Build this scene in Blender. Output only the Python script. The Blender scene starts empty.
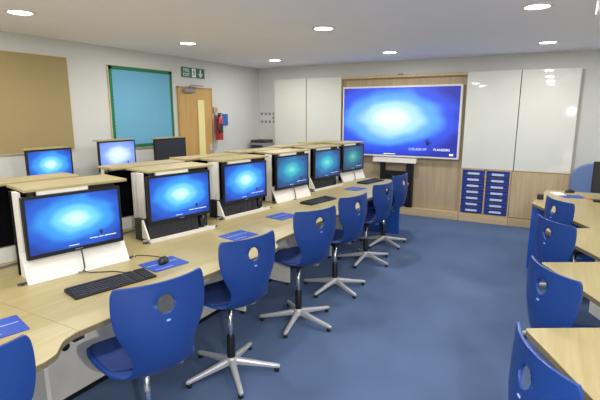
import bpy, bmesh, math, random
from mathutils import Vector, Matrix
random.seed(7)
R = math.radians
C = bpy.context.scene.collection
sc = bpy.context.scene

# ------------------------------------------------------------------ materials
def lin(c):
    c = c / 255.0
    return c / 12.92 if c <= 0.04045 else ((c + 0.055) / 1.055) ** 2.4
def rgb(r, g, b): return (lin(r), lin(g), lin(b), 1.0)

def new_mat(name):
    m = bpy.data.materials.new(name); m.use_nodes = True
    nt = m.node_tree; b = nt.nodes['Principled BSDF']
    return m, nt, b

def mat(name, col, rough=0.5, metal=0.0, var=0.04, scale=30.0, bump=0.0, coat=0.0, spec=0.5, stretch=None):
    m, nt, b = new_mat(name)
    tc = nt.nodes.new('ShaderNodeTexCoord'); no = nt.nodes.new('ShaderNodeTexNoise')
    mp = nt.nodes.new('ShaderNodeMapping')
    if stretch: mp.inputs['Scale'].default_value = stretch
    no.inputs['Scale'].default_value = scale; no.inputs['Detail'].default_value = 3
    nt.links.new(tc.outputs['Object'], mp.inputs['Vector']); nt.links.new(mp.outputs[0], no.inputs['Vector'])
    rp = nt.nodes.new('ShaderNodeValToRGB')
    k0, k1 = 1 - var, 1 + var
    rp.color_ramp.elements[0].position = 0.3; rp.color_ramp.elements[1].position = 0.7
    rp.color_ramp.elements[0].color = (col[0]*k0, col[1]*k0, col[2]*k0, 1)
    rp.color_ramp.elements[1].color = (min(1, col[0]*k1), min(1, col[1]*k1), min(1, col[2]*k1), 1)
    nt.links.new(no.outputs['Fac'], rp.inputs['Fac']); nt.links.new(rp.outputs['Color'], b.inputs['Base Color'])
    b.inputs['Roughness'].default_value = rough; b.inputs['Metallic'].default_value = metal
    b.inputs['Coat Weight'].default_value = coat; b.inputs['Specular IOR Level'].default_value = spec
    if bump:
        bp = nt.nodes.new('ShaderNodeBump'); bp.inputs['Strength'].default_value = bump
        bp.inputs['Distance'].default_value = 0.005
        nt.links.new(no.outputs['Fac'], bp.inputs['Height']); nt.links.new(bp.outputs[0], b.inputs['Normal'])
    return m

def emit_mat(name, col, s):
    m, nt, b = new_mat(name)
    b.inputs['Base Color'].default_value = (0.8, 0.8, 0.8, 1)
    b.inputs['Emission Color'].default_value = col; b.inputs['Emission Strength'].default_value = s
    return m

def screen_mat(name, cx, cz, sx, sz, stops, strength):
    """a glowing desktop picture: soft oval light on blue"""
    m, nt, b = new_mat(name)
    b.inputs['Base Color'].default_value = (0.005, 0.005, 0.01, 1); b.inputs['Roughness'].default_value = 0.35
    tc = nt.nodes.new('ShaderNodeTexCoord'); sp = nt.nodes.new('ShaderNodeSeparateXYZ')
    nt.links.new(tc.outputs['Generated'], sp.inputs[0])
    def mth(op, a, bb):
        n = nt.nodes.new('ShaderNodeMath'); n.operation = op
        for i, v in enumerate((a, bb)):
            if isinstance(v, (int, float)): n.inputs[i].default_value = v
            else: nt.links.new(v, n.inputs[i])
        return n.outputs[0]
    dx = mth('MULTIPLY', mth('SUBTRACT', sp.outputs['X'], cx), sx)
    dz = mth('MULTIPLY', mth('SUBTRACT', sp.outputs['Z'], cz), sz)
    d = mth('SQRT', mth('ADD', mth('MULTIPLY', dx, dx), mth('MULTIPLY', dz, dz)), 0)
    no = nt.nodes.new('ShaderNodeTexNoise'); no.inputs['Scale'].default_value = 3.0
    nt.links.new(tc.outputs['Generated'], no.inputs['Vector'])
    d2 = mth('ADD', d, mth('MULTIPLY', mth('SUBTRACT', no.outputs['Fac'], 0.5), 0.30))
    rp = nt.nodes.new('ShaderNodeValToRGB'); rp.color_ramp.interpolation = 'EASE'
    el = rp.color_ramp.elements
    el[0].position, el[0].color = stops[0]; el[1].position, el[1].color = stops[-1]
    for p, c in stops[1:-1]:
        e = el.new(p); e.color = c
    nt.links.new(d2, rp.inputs['Fac']); nt.links.new(rp.outputs['Color'], b.inputs['Emission Color'])
    b.inputs['Emission Strength'].default_value = strength
    return m

M = {}
def wood_mat(name, c0, c1, rough, axis='X', scale=6.0, coat=0.0):
    m, nt, b = new_mat(name)
    tc = nt.nodes.new('ShaderNodeTexCoord'); mp = nt.nodes.new('ShaderNodeMapping')
    st = {'X': (0.35, 6, 6), 'Y': (6, 0.35, 6), 'Z': (6, 6, 0.35)}[axis]
    mp.inputs['Scale'].default_value = st
    no = nt.nodes.new('ShaderNodeTexNoise'); no.inputs['Scale'].default_value = scale; no.inputs['Detail'].default_value = 5
    no.inputs['Distortion'].default_value = 0.6
    rp = nt.nodes.new('ShaderNodeValToRGB')
    rp.color_ramp.elements[0].position = 0.32; rp.color_ramp.elements[0].color = c0
    rp.color_ramp.elements[1].position = 0.68; rp.color_ramp.elements[1].color = c1
    nt.links.new(tc.outputs['Object'], mp.inputs['Vector']); nt.links.new(mp.outputs[0], no.inputs['Vector'])
    nt.links.new(no.outputs['Fac'], rp.inputs['Fac']); nt.links.new(rp.outputs['Color'], b.inputs['Base Color'])
    b.inputs['Roughness'].default_value = rough; b.inputs['Coat Weight'].default_value = coat
    return m

M['wall'] = mat('wall_paint', rgb(203, 204, 200), 0.9, var=0.01, scale=4)
M['ceiling'] = mat('ceiling_paint', rgb(240, 240, 249), 0.95, var=0.01, scale=4)
M['desk'] = wood_mat('beech_laminate', rgb(163, 147, 100), rgb(174, 159, 113), 0.38)
M['edge'] = mat('desk_edge_shaded', rgb(120, 108, 80), 0.6)  # shade on the desktop's front edge put into a darker edge colour
M['panel_wood'] = wood_mat('cupboard_beech', rgb(182, 160, 122), rgb(197, 175, 138), 0.55, 'Z', 4.0)
M['back_wood'] = wood_mat('screen_wall_beech', rgb(168, 148, 118), rgb(184, 164, 133), 0.6, 'Z', 4.0)
M['plinth_wood'] = wood_mat('plinth_beech', rgb(190, 168, 128), rgb(204, 182, 142), 0.55, 'Y', 4.0)
M['door_wood'] = wood_mat('door_veneer', rgb(186, 147, 84), rgb(198, 160, 97), 0.5, 'Z', 4.0)
M['frame_wood'] = wood_mat('door_frame_wood', rgb(170, 130, 70), rgb(184, 145, 84), 0.5, 'Z', 4.0)
M['board_frame'] = wood_mat('pale_batten', rgb(205, 185, 150), rgb(215, 197, 162), 0.6, 'X', 5.0)
M['cork'] = mat('hessian_board', rgb(156, 139, 98), 0.95, var=0.06, scale=180, bump=0.2)
M['blue_paper'] = mat('blue_backing_paper', rgb(104, 166, 196), 0.85, var=0.03, scale=3)
M['green'] = mat('green_border_roll', rgb(20, 112, 72), 0.75)
M['sign_green'] = mat('sign_green', rgb(22, 92, 72), 0.45)
M['white_flat'] = mat('sign_white', rgb(225, 235, 228), 0.6, var=0.0)
M['white'] = mat('white_laminate', rgb(226, 222, 212), 0.5, var=0.01)
M['skirt'] = mat('desk_panel_white', rgb(234, 229, 217), 0.55, var=0.01)
M['whiteboard'] = mat('whiteboard_gloss', rgb(218, 219, 210), 0.035, var=0.008, scale=2, coat=0.3)
M['shell'] = mat('blue_chair_plastic', rgb(24, 58, 124), 0.38, var=0.03, scale=60)
M['pad'] = mat('navy_seat_cloth', rgb(18, 45, 104), 0.8, var=0.08, scale=400)
M['blue_panel'] = mat('blue_end_panel', rgb(28, 84, 172), 0.45, var=0.02)
M['fabric'] = mat('soft_blue_cloth', rgb(104, 126, 168), 0.95, var=0.05, scale=300)
M['chrome'] = mat('chrome', (0.75, 0.76, 0.78, 1), 0.15, 1.0, var=0.0)
M['silver'] = mat('cast_aluminium', rgb(196, 196, 196), 0.38, 0.35, var=0.02)
M['black'] = mat('black_plastic', rgb(20, 20, 23), 0.45)
M['dark'] = mat('dark_grey_plastic', rgb(48, 48, 52), 0.5)
M['grey'] = mat('grey_plastic', rgb(128, 130, 134), 0.5)
M['gloss_black'] = mat('gloss_black', rgb(12, 12, 15), 0.2)
M['off_screen'] = mat('switched_off_screen', rgb(44, 46, 52), 0.3)
M['mat_blue'] = mat('blue_mouse_mat', rgb(48, 76, 162), 0.6, var=0.03)
M['mat_white'] = mat('mat_lettering', rgb(150, 172, 225), 0.6, var=0.0)
M['tray'] = mat('blue_tray_plastic', rgb(24, 58, 158), 0.4, var=0.03)
M['label'] = mat('paper_label', rgb(196, 208, 228), 0.7, var=0.02)
M['red'] = mat('extinguisher_red', rgb(176, 50, 56), 0.4)
M['beige'] = mat('beige_box', rgb(190, 176, 140), 0.6)
M['sign_blue'] = mat('sign_blue', rgb(44, 96, 176), 0.5)
M['paper'] = mat('paper_white', rgb(232, 232, 228), 0.8, var=0.01)
M['vision'] = mat('lit_door_glass', rgb(236, 222, 158), 0.25, var=0.01)  # pale yellow stands in for light coming through the pane
M['tan'] = mat('tan_card', rgb(190, 140, 96), 0.8)
M['lamp_on'] = emit_mat('downlight_diffuser', (1.0, 0.96, 0.88, 1), 14.0)
M['unit_on'] = mat('white_casing', rgb(244, 246, 248), 0.4, var=0.0)
M['text_glow'] = emit_mat('lit_lettering', (0.65, 0.78, 1.0, 1), 0.9)
M['text_faint'] = emit_mat('faint_lit_lettering', (0.14, 0.36, 0.98, 1), 0.62)
M['text_soft'] = emit_mat('soft_lit_lettering', (0.42, 0.58, 1.0, 1), 0.9)
M['text_black'] = mat('dark_icon', rgb(20, 40, 60), 0.6)

BLUE = [(0.0, (0.72, 1.0, 1.0, 1)), (0.10, (0.55, 0.97, 1.0, 1)), (0.28, (0.18, 0.70, 1.0, 1)), (0.5, (0.05, 0.36, 0.96, 1)),
        (0.75, (0.02, 0.12, 0.66, 1)), (1.0, (0.012, 0.05, 0.36, 1))]
TEAL = [(0.0, (0.20, 0.72, 0.70, 1)), (0.22, (0.06, 0.50, 0.60, 1)), (0.5, (0.03, 0.22, 0.46, 1)),
        (0.8, (0.025, 0.09, 0.26, 1)), (1.0, (0.02, 0.05, 0.16, 1))]
DIM = [(0.0, (0.17, 0.50, 0.36, 1)), (0.22, (0.05, 0.33, 0.36, 1)), (0.5, (0.03, 0.15, 0.26, 1)),
       (0.8, (0.03, 0.08, 0.17, 1)), (1.0, (0.03, 0.06, 0.12, 1))]
PALE = [(0.0, (0.95, 1.0, 1.0, 1)), (0.25, (0.68, 0.88, 1.0, 1)), (0.6, (0.24, 0.38, 0.95, 1)),
        (1.0, (0.13, 0.2, 0.75, 1))]
BIG = [(0.0, (0.94, 1.0, 1.0, 1)), (0.16, (0.80, 0.98, 1.0, 1)), (0.30, (0.48, 0.84, 1.0, 1)), (0.52, (0.12, 0.44, 1.0, 1)),
       (0.74, (0.03, 0.09, 0.82, 1)), (1.0, (0.018, 0.025, 0.38, 1))]
M['scr_blue'] = screen_mat('bright_blue_screen', 0.5, 0.55, 1.5, 1.5, BLUE, 1.0)
M['scr_teal'] = screen_mat('teal_screen', 0.45, 0.56, 1.5, 1.5, TEAL, 1.0)
M['scr_dim'] = screen_mat('dim_teal_screen', 0.45, 0.56, 1.5, 1.5, DIM, 1.0)
M['scr_pale'] = screen_mat('pale_blue_screen', 0.5, 0.52, 1.3, 1.3, PALE, 1.0)
M['scr_big'] = screen_mat('big_blue_screen', 0.44, 0.55, 1.55, 1.55, BIG, 1.0)

def carpet():
    m, nt, b = new_mat('blue_carpet')
    tc = nt.nodes.new('ShaderNodeTexCoord')
    n1 = nt.nodes.new('ShaderNodeTexNoise'); n1.inputs['Scale'].default_value = 260; n1.inputs['Detail'].default_value = 2
    n2 = nt.nodes.new('ShaderNodeTexNoise'); n2.inputs['Scale'].default_value = 1.2; n2.inputs['Detail'].default_value = 3
    nt.links.new(tc.outputs['Object'], n1.inputs['Vector']); nt.links.new(tc.outputs['Object'], n2.inputs['Vector'])
    mx = nt.nodes.new('ShaderNodeMath'); mx.operation = 'MULTIPLY_ADD'; mx.inputs[1].default_value = 0.35
    nt.links.new(n2.outputs['Fac'], mx.inputs[0]); 
    mm = nt.nodes.new('ShaderNodeMath'); mm.operation = 'MULTIPLY'; mm.inputs[1].default_value = 0.65
    nt.links.new(n1.outputs['Fac'], mm.inputs[0]); nt.links.new(mm.outputs[0], mx.inputs[2])
    rp = nt.nodes.new('ShaderNodeValToRGB')
    rp.color_ramp.elements[0].position = 0.36; rp.color_ramp.elements[0].color = rgb(72, 91, 124)
    rp.color_ramp.elements[1].position = 0.64; rp.color_ramp.elements[1].color = rgb(94, 113, 146)
    nt.links.new(mx.outputs[0], rp.inputs['Fac']); nt.links.new(rp.outputs['Color'], b.inputs['Base Color'])
    bp = nt.nodes.new('ShaderNodeBump'); bp.inputs['Strength'].default_value = 0.25; bp.inputs['Distance'].default_value = 0.004
    nt.links.new(n1.outputs['Fac'], bp.inputs['Height']); nt.links.new(bp.outputs[0], b.inputs['Normal'])
    b.inputs['Roughness'].default_value = 0.95; b.inputs['Specular IOR Level'].default_value = 0.2
    return m
M['carpet'] = carpet()

# ------------------------------------------------------------------ mesh helpers
class MB:
    def __init__(self): self.bm = bmesh.new()
    def box(self, x0, x1, y0, y1, z0, z1, mtx=None):
        vs = [self.bm.verts.new(Vector(p)) for p in
              ((x0,y0,z0),(x1,y0,z0),(x1,y1,z0),(x0,y1,z0),(x0,y0,z1),(x1,y0,z1),(x1,y1,z1),(x0,y1,z1))]
        for f in ((0,3,2,1),(4,5,6,7),(0,1,5,4),(1,2,6,5),(2,3,7,6),(3,0,4,7)):
            self.bm.faces.new([vs[i] for i in f])
        if mtx is not None:
            for v in vs: v.co = mtx @ v.co
        return self
    def prism(self, poly, z0, z1, mtx=None):
        """polygon (counter-clockwise in x,y) pushed from z0 to z1"""
        lo = [self.bm.verts.new((p[0], p[1], z0)) for p in poly]; hi = [self.bm.verts.new((p[0], p[1], z1)) for p in poly]
        n = len(poly)
        self.bm.faces.new(list(reversed(lo))); self.bm.faces.new(hi)
        for i in range(n):
            j = (i + 1) % n
            self.bm.faces.new((lo[i], lo[j], hi[j], hi[i]))
        if mtx is not None:
            for v in lo + hi: v.co = mtx @ v.co
        return self
    def profile(self, poly, x0, x1):
        """polygon in (y,z) pushed along x"""
        a = [self.bm.verts.new((x0, p[0], p[1])) for p in poly]; b = [self.bm.verts.new((x1, p[0], p[1])) for p in poly]
        n = len(poly)
        self.bm.faces.new(a); self.bm.faces.new(list(reversed(b)))
        for i in range(n):
            j = (i + 1) % n
            self.bm.faces.new((a[j], a[i], b[i], b[j]))
        return self
    def cyl(self, p0, p1, r0, r1=None, n=20):
        r1 = r0 if r1 is None else r1
        p0, p1 = Vector(p0), Vector(p1); d = (p1 - p0).normalized()
        up = Vector((0, 0, 1)) if abs(d.z) < 0.9 else Vector((1, 0, 0))
        u = d.cross(up).normalized(); w = d.cross(u)
        A, B = [], []
        for i in range(n):
            t = 2 * math.pi * i / n; o = u * math.cos(t) + w * math.sin(t)
            A.append(self.bm.verts.new(p0 + o * r0)); B.append(self.bm.verts.new(p1 + o * r1))
        for i in range(n):
            j = (i + 1) % n; self.bm.faces.new((A[i], A[j], B[j], B[i]))
        self.bm.faces.new(list(reversed(A))); self.bm.faces.new(B)
        return self
    def lathe(self, prof, n=28, o=(0, 0, 0)):
        rings = []
        for r, z in prof:
            rings.append([self.bm.verts.new((o[0] + r * math.cos(2*math.pi*i/n), o[1] + r * math.sin(2*math.pi*i/n), o[2] + z)) for i in range(n)])
        for a, b in zip(rings, rings[1:]):
            for i in range(n):
                j = (i + 1) % n; self.bm.faces.new((a[i], a[j], b[j], b[i]))
        self.bm.faces.new(list(reversed(rings[0]))); self.bm.faces.new(rings[-1])
        return self
    def tube(self, pts, r, n=8):
        pts = [Vector(p) for p in pts]; rings = []
        for k, p in enumerate(pts):
            d = (pts[min(k+1, len(pts)-1)] - pts[max(k-1, 0)]).normalized()
            up = Vector((0, 0, 1)) if abs(d.z) < 0.9 else Vector((1, 0, 0))
            u = d.cross(up).normalized(); w = d.cross(u)
            rings.append([self.bm.verts.new(p + (u*math.cos(2*math.pi*i/n) + w*math.sin(2*math.pi*i/n)) * r) for i in range(n)])
        for a, b in zip(rings, rings[1:]):
            for i in range(n):
                j = (i + 1) % n; self.bm.faces.new((a[i], a[j], b[j], b[i]))
        self.bm.faces.new(list(reversed(rings[0]))); self.bm.faces.new(rings[-1])
        return self
    def build(self, name, m, parent=None, loc=None, rotz=0.0, bevel=0.0, smooth=False, seg=2):
        bmesh.ops.recalc_face_normals(self.bm, faces=self.bm.faces)
        me = bpy.data.meshes.new(name); self.bm.to_mesh(me); self.bm.free()
        ms = m if isinstance(m, (list, tuple)) else [m]
        for x in ms: me.materials.append(x)
        o = bpy.data.objects.new(name, me); C.objects.link(o)
        if parent is not None: o.parent = parent
        if loc is not None: o.location = loc
        o.rotation_euler = (0, 0, rotz)
        if smooth:
            for p in me.polygons: p.use_smooth = True
        if bevel:
            b = o.modifiers.new('Bevel', 'BEVEL'); b.width = bevel; b.segments = seg; b.limit_method = 'ANGLE'; b.angle_limit = R(40)
            b.harden_normals = False
        return o

def tag(o, label, cat, group=None):
    o['label'] = label; o['category'] = cat
    if group: o['group'] = group
    return o
def thing(name, label, cat, loc=(0, 0, 0), rotz=0.0, group=None):
    o = bpy.data.objects.new(name, None); C.objects.link(o)
    o.location = loc; o.rotation_euler = (0, 0, rotz); o.empty_display_size = 0.1
    return tag(o, label, cat, group)
def struct(o): o['kind'] = 'structure'; return o
def dup(root, loc, rotz, label, group=None):
    kids = [(ch, list(ch.children)) for ch in root.children]
    r = root.copy(); C.objects.link(r); r.location = loc; r.rotation_euler = (0, 0, rotz); r['label'] = label
    if group: r['group'] = group
    for ch, gs in kids:
        c = ch.copy(); C.objects.link(c); c.parent = r
        for g in gs:
            d = g.copy(); C.objects.link(d); d.parent = c
    return r
def smooth_angle(o, a=40):
    for p in o.data.polygons: p.use_smooth = True
    me = o.data; bm = bmesh.new(); bm.from_mesh(me)
    for e in bm.edges:
        if len(e.link_faces) == 2 and e.calc_face_angle() > R(a): e.smooth = False
    bm.to_mesh(me); bm.free()
    return o

def fillet(poly, rad, seg=5):
    """round the corners of a polygon; rad = radius per corner"""
    out = []; n = len(poly)
    for i in range(n):
        p = Vector(poly[i]); r = rad[i] if isinstance(rad, (list, tuple)) else rad
        if r <= 0: out.append((p.x, p.y)); continue
        a = Vector(poly[i-1]) - p; b = Vector(poly[(i+1) % n]) - p
        ra = min(r, a.length * 0.45, b.length * 0.45)
        A = p + a.normalized() * ra; B = p + b.normalized() * ra
        for k in range(seg + 1):
            t = k / seg; q = A * (1-t)**2 + p * 2*t*(1-t) + B * t*t
            out.append((q.x, q.y))
    return out

def text_mesh(s, size, m, name, parent, mtx, align='LEFT', extrude=0.0008):
    cu = bpy.data.curves.new('txt', 'FONT'); cu.body = s; cu.size = size; cu.extrude = extrude; cu.align_x = align
    t = bpy.data.objects.new('txt', cu); C.objects.link(t)
    dg = bpy.context.evaluated_depsgraph_get(); dg.update()
    me = bpy.data.meshes.new_from_object(t.evaluated_get(dg)); me.transform(mtx)
    bpy.data.objects.remove(t); bpy.data.curves.remove(cu)
    me.materials.clear(); me.materials.append(m); me.name = name
    o = bpy.data.objects.new(name, me); C.objects.link(o); o.parent = parent
    return o
# lettering standing upright, read along +x and facing -y
UP = Matrix.Rotation(R(90), 4, 'X')

# ------------------------------------------------------------------ the room
XF, YL, ZC = 7.46, 5.06, 2.52
XB, YR = -1.6, -3.0
struct(MB().box(XB, XF, YR, YL, -0.1, 0).build('floor', M['carpet']))
struct(MB().box(XB, XF, YR, YL, ZC, ZC+0.1).build('ceiling', M['ceiling']))
struct(MB().box(XB-0.1, XF+0.1, YL, YL+0.1, 0, ZC).build('wall_left', M['wall']))
struct(MB().box(XF, XF+0.1, YR, YL, 0, ZC).build('wall_far', M['wall']))
struct(MB().box(XB-0.1, XF+0.1, YR-0.1, YR, 0, ZC).build('wall_right', M['wall']))
struct(MB().box(XB-0.1, XB, YR, YL, 0, ZC).build('wall_back', M['wall']))
struct(MB().box(XB, 5.15, YL-0.015, YL, 0, 0.09).build('baseboard_left', M['white']))

# ------------------------------------------------------------------ downlights
seen = {(2.35, 3.98): 'round recessed downlight at the upper left, above the bare tan board',
        (4.33, 3.96): 'round recessed downlight above the blue display board, near the exit sign',
        (6.38, 4.01): 'round recessed downlight nearest the far left corner of the room',
        (4.24, 2.09): 'round recessed downlight in the middle of the ceiling, left of the big screen',
        (6.33, 2.09): 'small looking round downlight just above the big blue screen',
        (4.21, 0.20): 'round recessed downlight at the top right edge of the view',
        (6.36, 0.15): 'round recessed downlight above the right pair of white panels'}
first = None
for (x, y), lb in seen.items():
    if first is None:
        first = thing('ceiling_downlight', lb, 'ceiling light', (x, y, ZC), 0, 'round ceiling downlights')
        prof = [(0.088, -0.001), (0.092, -0.010), (0.112, -0.009), (0.118, -0.003), (0.118, 0.0)]
        n = 32; b = MB(); rings = []
        for r, z in prof: rings.append([b.bm.verts.new((r*math.cos(2*math.pi*i/n), r*math.sin(2*math.pi*i/n), z)) for i in range(n)])
        for a, c in zip(rings, rings[1:]):
            for i in range(n): b.bm.faces.new((a[i], a[(i+1) % n], c[(i+1) % n], c[i]))
        b.build('trim_ring', M['white'], first, smooth=True)
        MB().cyl((0, 0, -0.0065), (0, 0, -0.002), 0.091, n=32).build('diffuser', M['lamp_on'], first)
    else:
        dup(first, (x, y, ZC), 0, lb)
for x in (-1.0, 0.45, 2.37, 4.27, 6.36):
    for y in (3.98, 2.09, 0.18, -1.75):
        ld = bpy.data.lights.new('downlight_lamp', 'AREA'); ld.shape = 'DISK'; ld.size = 0.18; ld.energy = 15.4
        ld.color = (1.0, 0.985, 0.96)
        lo = bpy.data.objects.new('downlight_lamp', ld); C.objects.link(lo); lo.location = (x, y, ZC-0.013)

fl_ = bpy.data.lights.new('camera_flash', 'AREA'); fl_.shape = 'DISK'; fl_.size = 0.035; fl_.energy = 34.0; fl_.color = (1.0, 1.0, 1.0)
fo = bpy.data.objects.new('camera_flash', fl_); C.objects.link(fo); fo.location = (-0.02, -0.40, 1.72); fo.rotation_euler = (R(90-8), 0, R(29-90))

b = thing('ceiling_casing', 'white boxy casing hung from the ceiling at the top right corner', 'ceiling unit', (4.02, -0.43, ZC))
MB().box(-0.08, 0.08, -0.24, 0.24, -0.13, -0.02).build('casing', M['unit_on'], b, bevel=0.012)
MB().cyl((0, 0, -0.03), (0, 0, 0), 0.06).build('mount', M['grey'], b)
o = MB().lathe([(0.03, -0.03), (0.045, -0.022), (0.05, 0.0)]).build('smoke_detector', M['white'], None, (6.4, 4.95, ZC), smooth=True)
tag(o, 'tiny white detector on the ceiling near the door', 'detector')

# ------------------------------------------------------------------ left wall
t = thing('pin_board', 'large plain tan hessian board on the left wall', 'notice board', (2.5, YL-0.002, 1.26))
MB().box(-0.95, 0.95, -0.02, 0.0, 0.0, 1.06).build('board', M['cork'], t)
f = MB()
f.box(-0.956, 0.956, -0.023, 0, 1.06, 1.066).box(-0.956, 0.956, -0.023, 0, -0.006, 0.0).box(-0.956, -0.95, -0.023, 0, 0, 1.06).box(0.95, 0.956, -0.023, 0, 0, 1.06)
f.build('board_edging', M['board_frame'], t)

t = thing('display_board', 'blue papered display board with a green scalloped border', 'notice board', (4.57, YL-0.002, 1.215))
W, Hh = 0.555, 1.075
MB().box(-W, W, -0.02, 0, 0, Hh).build('backing_paper', M['blue_paper'], t)
f = MB()
f.box(-W-0.007, W+0.007, -0.023, 0, Hh, Hh+0.007).box(-W-0.007, W+0.007, -0.023, 0, -0.007, 0).box(-W-0.007, -W, -0.023, 0, 0, Hh).box(W, W+0.007, -0.023, 0, 0, Hh)
f.build('board_edging', M['board_frame'], t)
bw, st = 0.038, 0.046
def strip(L):
    n = int(round(L / st)); p = [(0, 0), (L, 0)]; q = []
    for i in range(n):
        for k in range(6):
            a = math.pi * k / 5
            q.append((L * (i + 0.5) / n + L / n * 0.5 * math.cos(a), bw + 0.012 * math.sin(a)))
    q = sorted(q, key=lambda v: -v[0])
    return p + q
f = MB()
for (ox, oz, ang, L) in ((-W, 0, 0, 2*W), (W, 0, 90, Hh), (W, Hh, 180, 2*W), (-W, Hh, 270, Hh)):
    f.prism(strip(L), 0, 0.003, Matrix.Translation((ox, -0.0205, oz)) @ UP @ Matrix.Rotation(R(ang), 4, 'Z'))
f.build('scalloped_border', M['green'], t)

# door
dr = MB().box(5.255, 6.0, YL-0.030, YL-0.002, 0.005, 2.063).build('door_1', M['door_wood'], bevel=0.002); struct(dr)
f = MB().box(5.232, 5.252, YL-0.03, YL-0.001, 0, 2.085).box(6.003, 6.022, YL-0.03, YL-0.001, 0, 2.085).box(5.232, 6.022, YL-0.03, YL-0.001, 2.066, 2.085)
f.build('door_frame', M['frame_wood'], dr)
MB().box(5.66, 5.815, YL-0.034, YL-0.0305, 0.75, 1.89).build('vision_panel', M['vision'], dr)
f = MB().box(5.645, 5.66, YL-0.037, YL-0.029, 0.735, 1.905).box(5.815, 5.83, YL-0.037, YL-0.029, 0.735, 1.905).box(5.66, 5.815, YL-0.037, YL-0.029, 1.89, 1.905).box(5.66, 5.815, YL-0.037, YL-0.029, 0.735, 0.75)
f.build('glazing_bead', M['door_wood'], dr)
f = MB().box(5.925, 5.98, YL-0.037, YL-0.030, 0.95, 1.17).cyl((5.955, YL-0.035, 1.08), (5.955, YL-0.1, 1.08), 0.011).cyl((5.955, YL-0.095, 1.08), (5.84, YL-0.095, 1.08), 0.010)
f.build('door_handle', M['silver'], dr)
f = MB().box(5.33, 5.56, YL-0.085, YL-0.031, 2.00, 2.055).box(5.45, 5.47, YL-0.075, YL-0.055, 2.05, 2.10)
f.box(0, 0.24, -0.012, 0.012, -0.008, 0.008, Matrix.Translation((5.46, YL-0.09, 2.105)) @ Matrix.Rotation(R(-8), 4, 'Z'))
f.box(0, 0.2, -0.01, 0.01, -0.008, 0.008, Matrix.Translation((5.50, YL-0.055, 2.11)) @ Matrix.Rotation(R(-6), 4, 'Z'))
f.build('door_closer', M['grey'], dr, bevel=0.004)

# exit sign
t = thing('exit_sign', 'green fire exit sign with running figure and down arrow above the door', 'sign', (5.615, YL, 2.305))
MB().box(-0.265, 0.265, -0.008, 0, -0.077, 0.077).build('sign_plate', M['sign_green'], t)
for s, z in (('FIRE', 0.008), ('EXIT', -0.058)):
    text_mesh(s, 0.072, M['white_flat'], 'sign_lettering', t, Matrix.Translation((-0.155, -0.009, z)) @ UP, 'CENTER')
f = MB().box(-0.03, 0.055, -0.0095, -0.008, -0.066, 0.066).build('doorway_symbol', M['white_flat'], t)
f = MB()
def fl(poly, m=f): m.prism(poly, 0, 0.0015, Matrix.Translation((0.012, -0.0095, 0)) @ UP)
fl([(0.009*math.cos(2*math.pi*i/14)+0.006, 0.043+0.009*math.sin(2*math.pi*i/14)) for i in range(14)])
fl([(-0.012, -0.004), (0.006, -0.008), (0.014, 0.028), (-0.006, 0.032)])
fl([(0.010, 0.026), (0.026, 0.008), (0.022, 0.003), (0.006, 0.018)])
fl([(-0.004, 0.030), (-0.026, 0.020), (-0.025, 0.013), (-0.004, 0.020)])
fl([(-0.012, -0.004), (0.002, -0.006), (-0.010, -0.032), (-0.028, -0.044), (-0.031, -0.037), (-0.016, -0.028)])
fl([(-0.004, -0.005), (0.007, -0.007), (0.020, -0.026), (0.012, -0.052), (0.005, -0.050), (0.011, -0.027)])
f.build('running_figure', M['sign_green'], t)
f = MB(); T = Matrix.Translation((0.165, -0.0095, 0)) @ UP
f.prism([(-0.014, -0.02), (0.014, -0.02), (0.014, 0.062), (-0.014, 0.062)], 0, 0.0015, T)
f.prism([(0, -0.064), (0.058, -0.004), (0.036, -0.004), (0, -0.038), (-0.036, -0.004), (-0.058, -0.004)], 0, 0.0015, T)
f.build('down_arrow', M['white_flat'], t)

t = thing('call_point', 'small beige box on the wall above the fire extinguisher', 'wall box', (6.10, YL, 1.735))
MB().box(-0.045, 0.045, -0.04, 0, -0.05, 0.05).build('box_body', M['beige'], t, bevel=0.006)
MB().box(-0.028, 0.028, -0.043, -0.038, -0.03, 0.03).build('box_face', M['tan'], t)
t = thing('fire_extinguisher', 'red fire extinguisher hung on the wall to the right of the door', 'fire extinguisher', (6.115, YL-0.088, 1.235))
MB().lathe([(0.058, 0), (0.063, 0.015), (0.063, 0.33), (0.055, 0.365), (0.035, 0.39), (0.025, 0.40)]).build('cylinder_body', M['red'], t, smooth=True)
MB().cyl((0, 0, 0.40), (0, 0, 0.43), 0.022).box(-0.012, 0.012, -0.06, 0.02, 0.432, 0.447).box(-0.012, 0.012, -0.055, 0.0, 0.405, 0.417).build('valve_handle', M['dark'], t)
MB().tube([(0.0, -0.02, 0.42), (-0.05, -0.05, 0.42), (-0.078, -0.04, 0.34), (-0.08, -0.035, 0.2), (-0.055, -0.055, 0.1)], 0.012).build('hose', M['black'], t, smooth=True)
f = MB(); 
for k in range(9):
    a0, a1 = R(-140 + k*14), R(-140 + (k+1)*14)
    vs = [f.bm.verts.new((0.0645*math.cos(a), 0.0645*math.sin(a), z)) for a, z in ((a0, 0.12), (a1, 0.12), (a1, 0.27), (a0, 0.27))]
    f.bm.faces.new(vs)
f.build('instruction_label', M['dark'], t)
MB().box(-0.03, 0.03, 0.060, 0.087, 0.1, 0.42).build('wall_bracket', M['grey'], t)
t = thing('safety_notice', 'small blue instruction notice beside the red fire extinguisher', 'sign', (6.385, YL, 1.565))
MB().box(-0.075, 0.075, -0.006, 0, -0.1, 0.1).build('notice_plate', M['sign_blue'], t)

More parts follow.
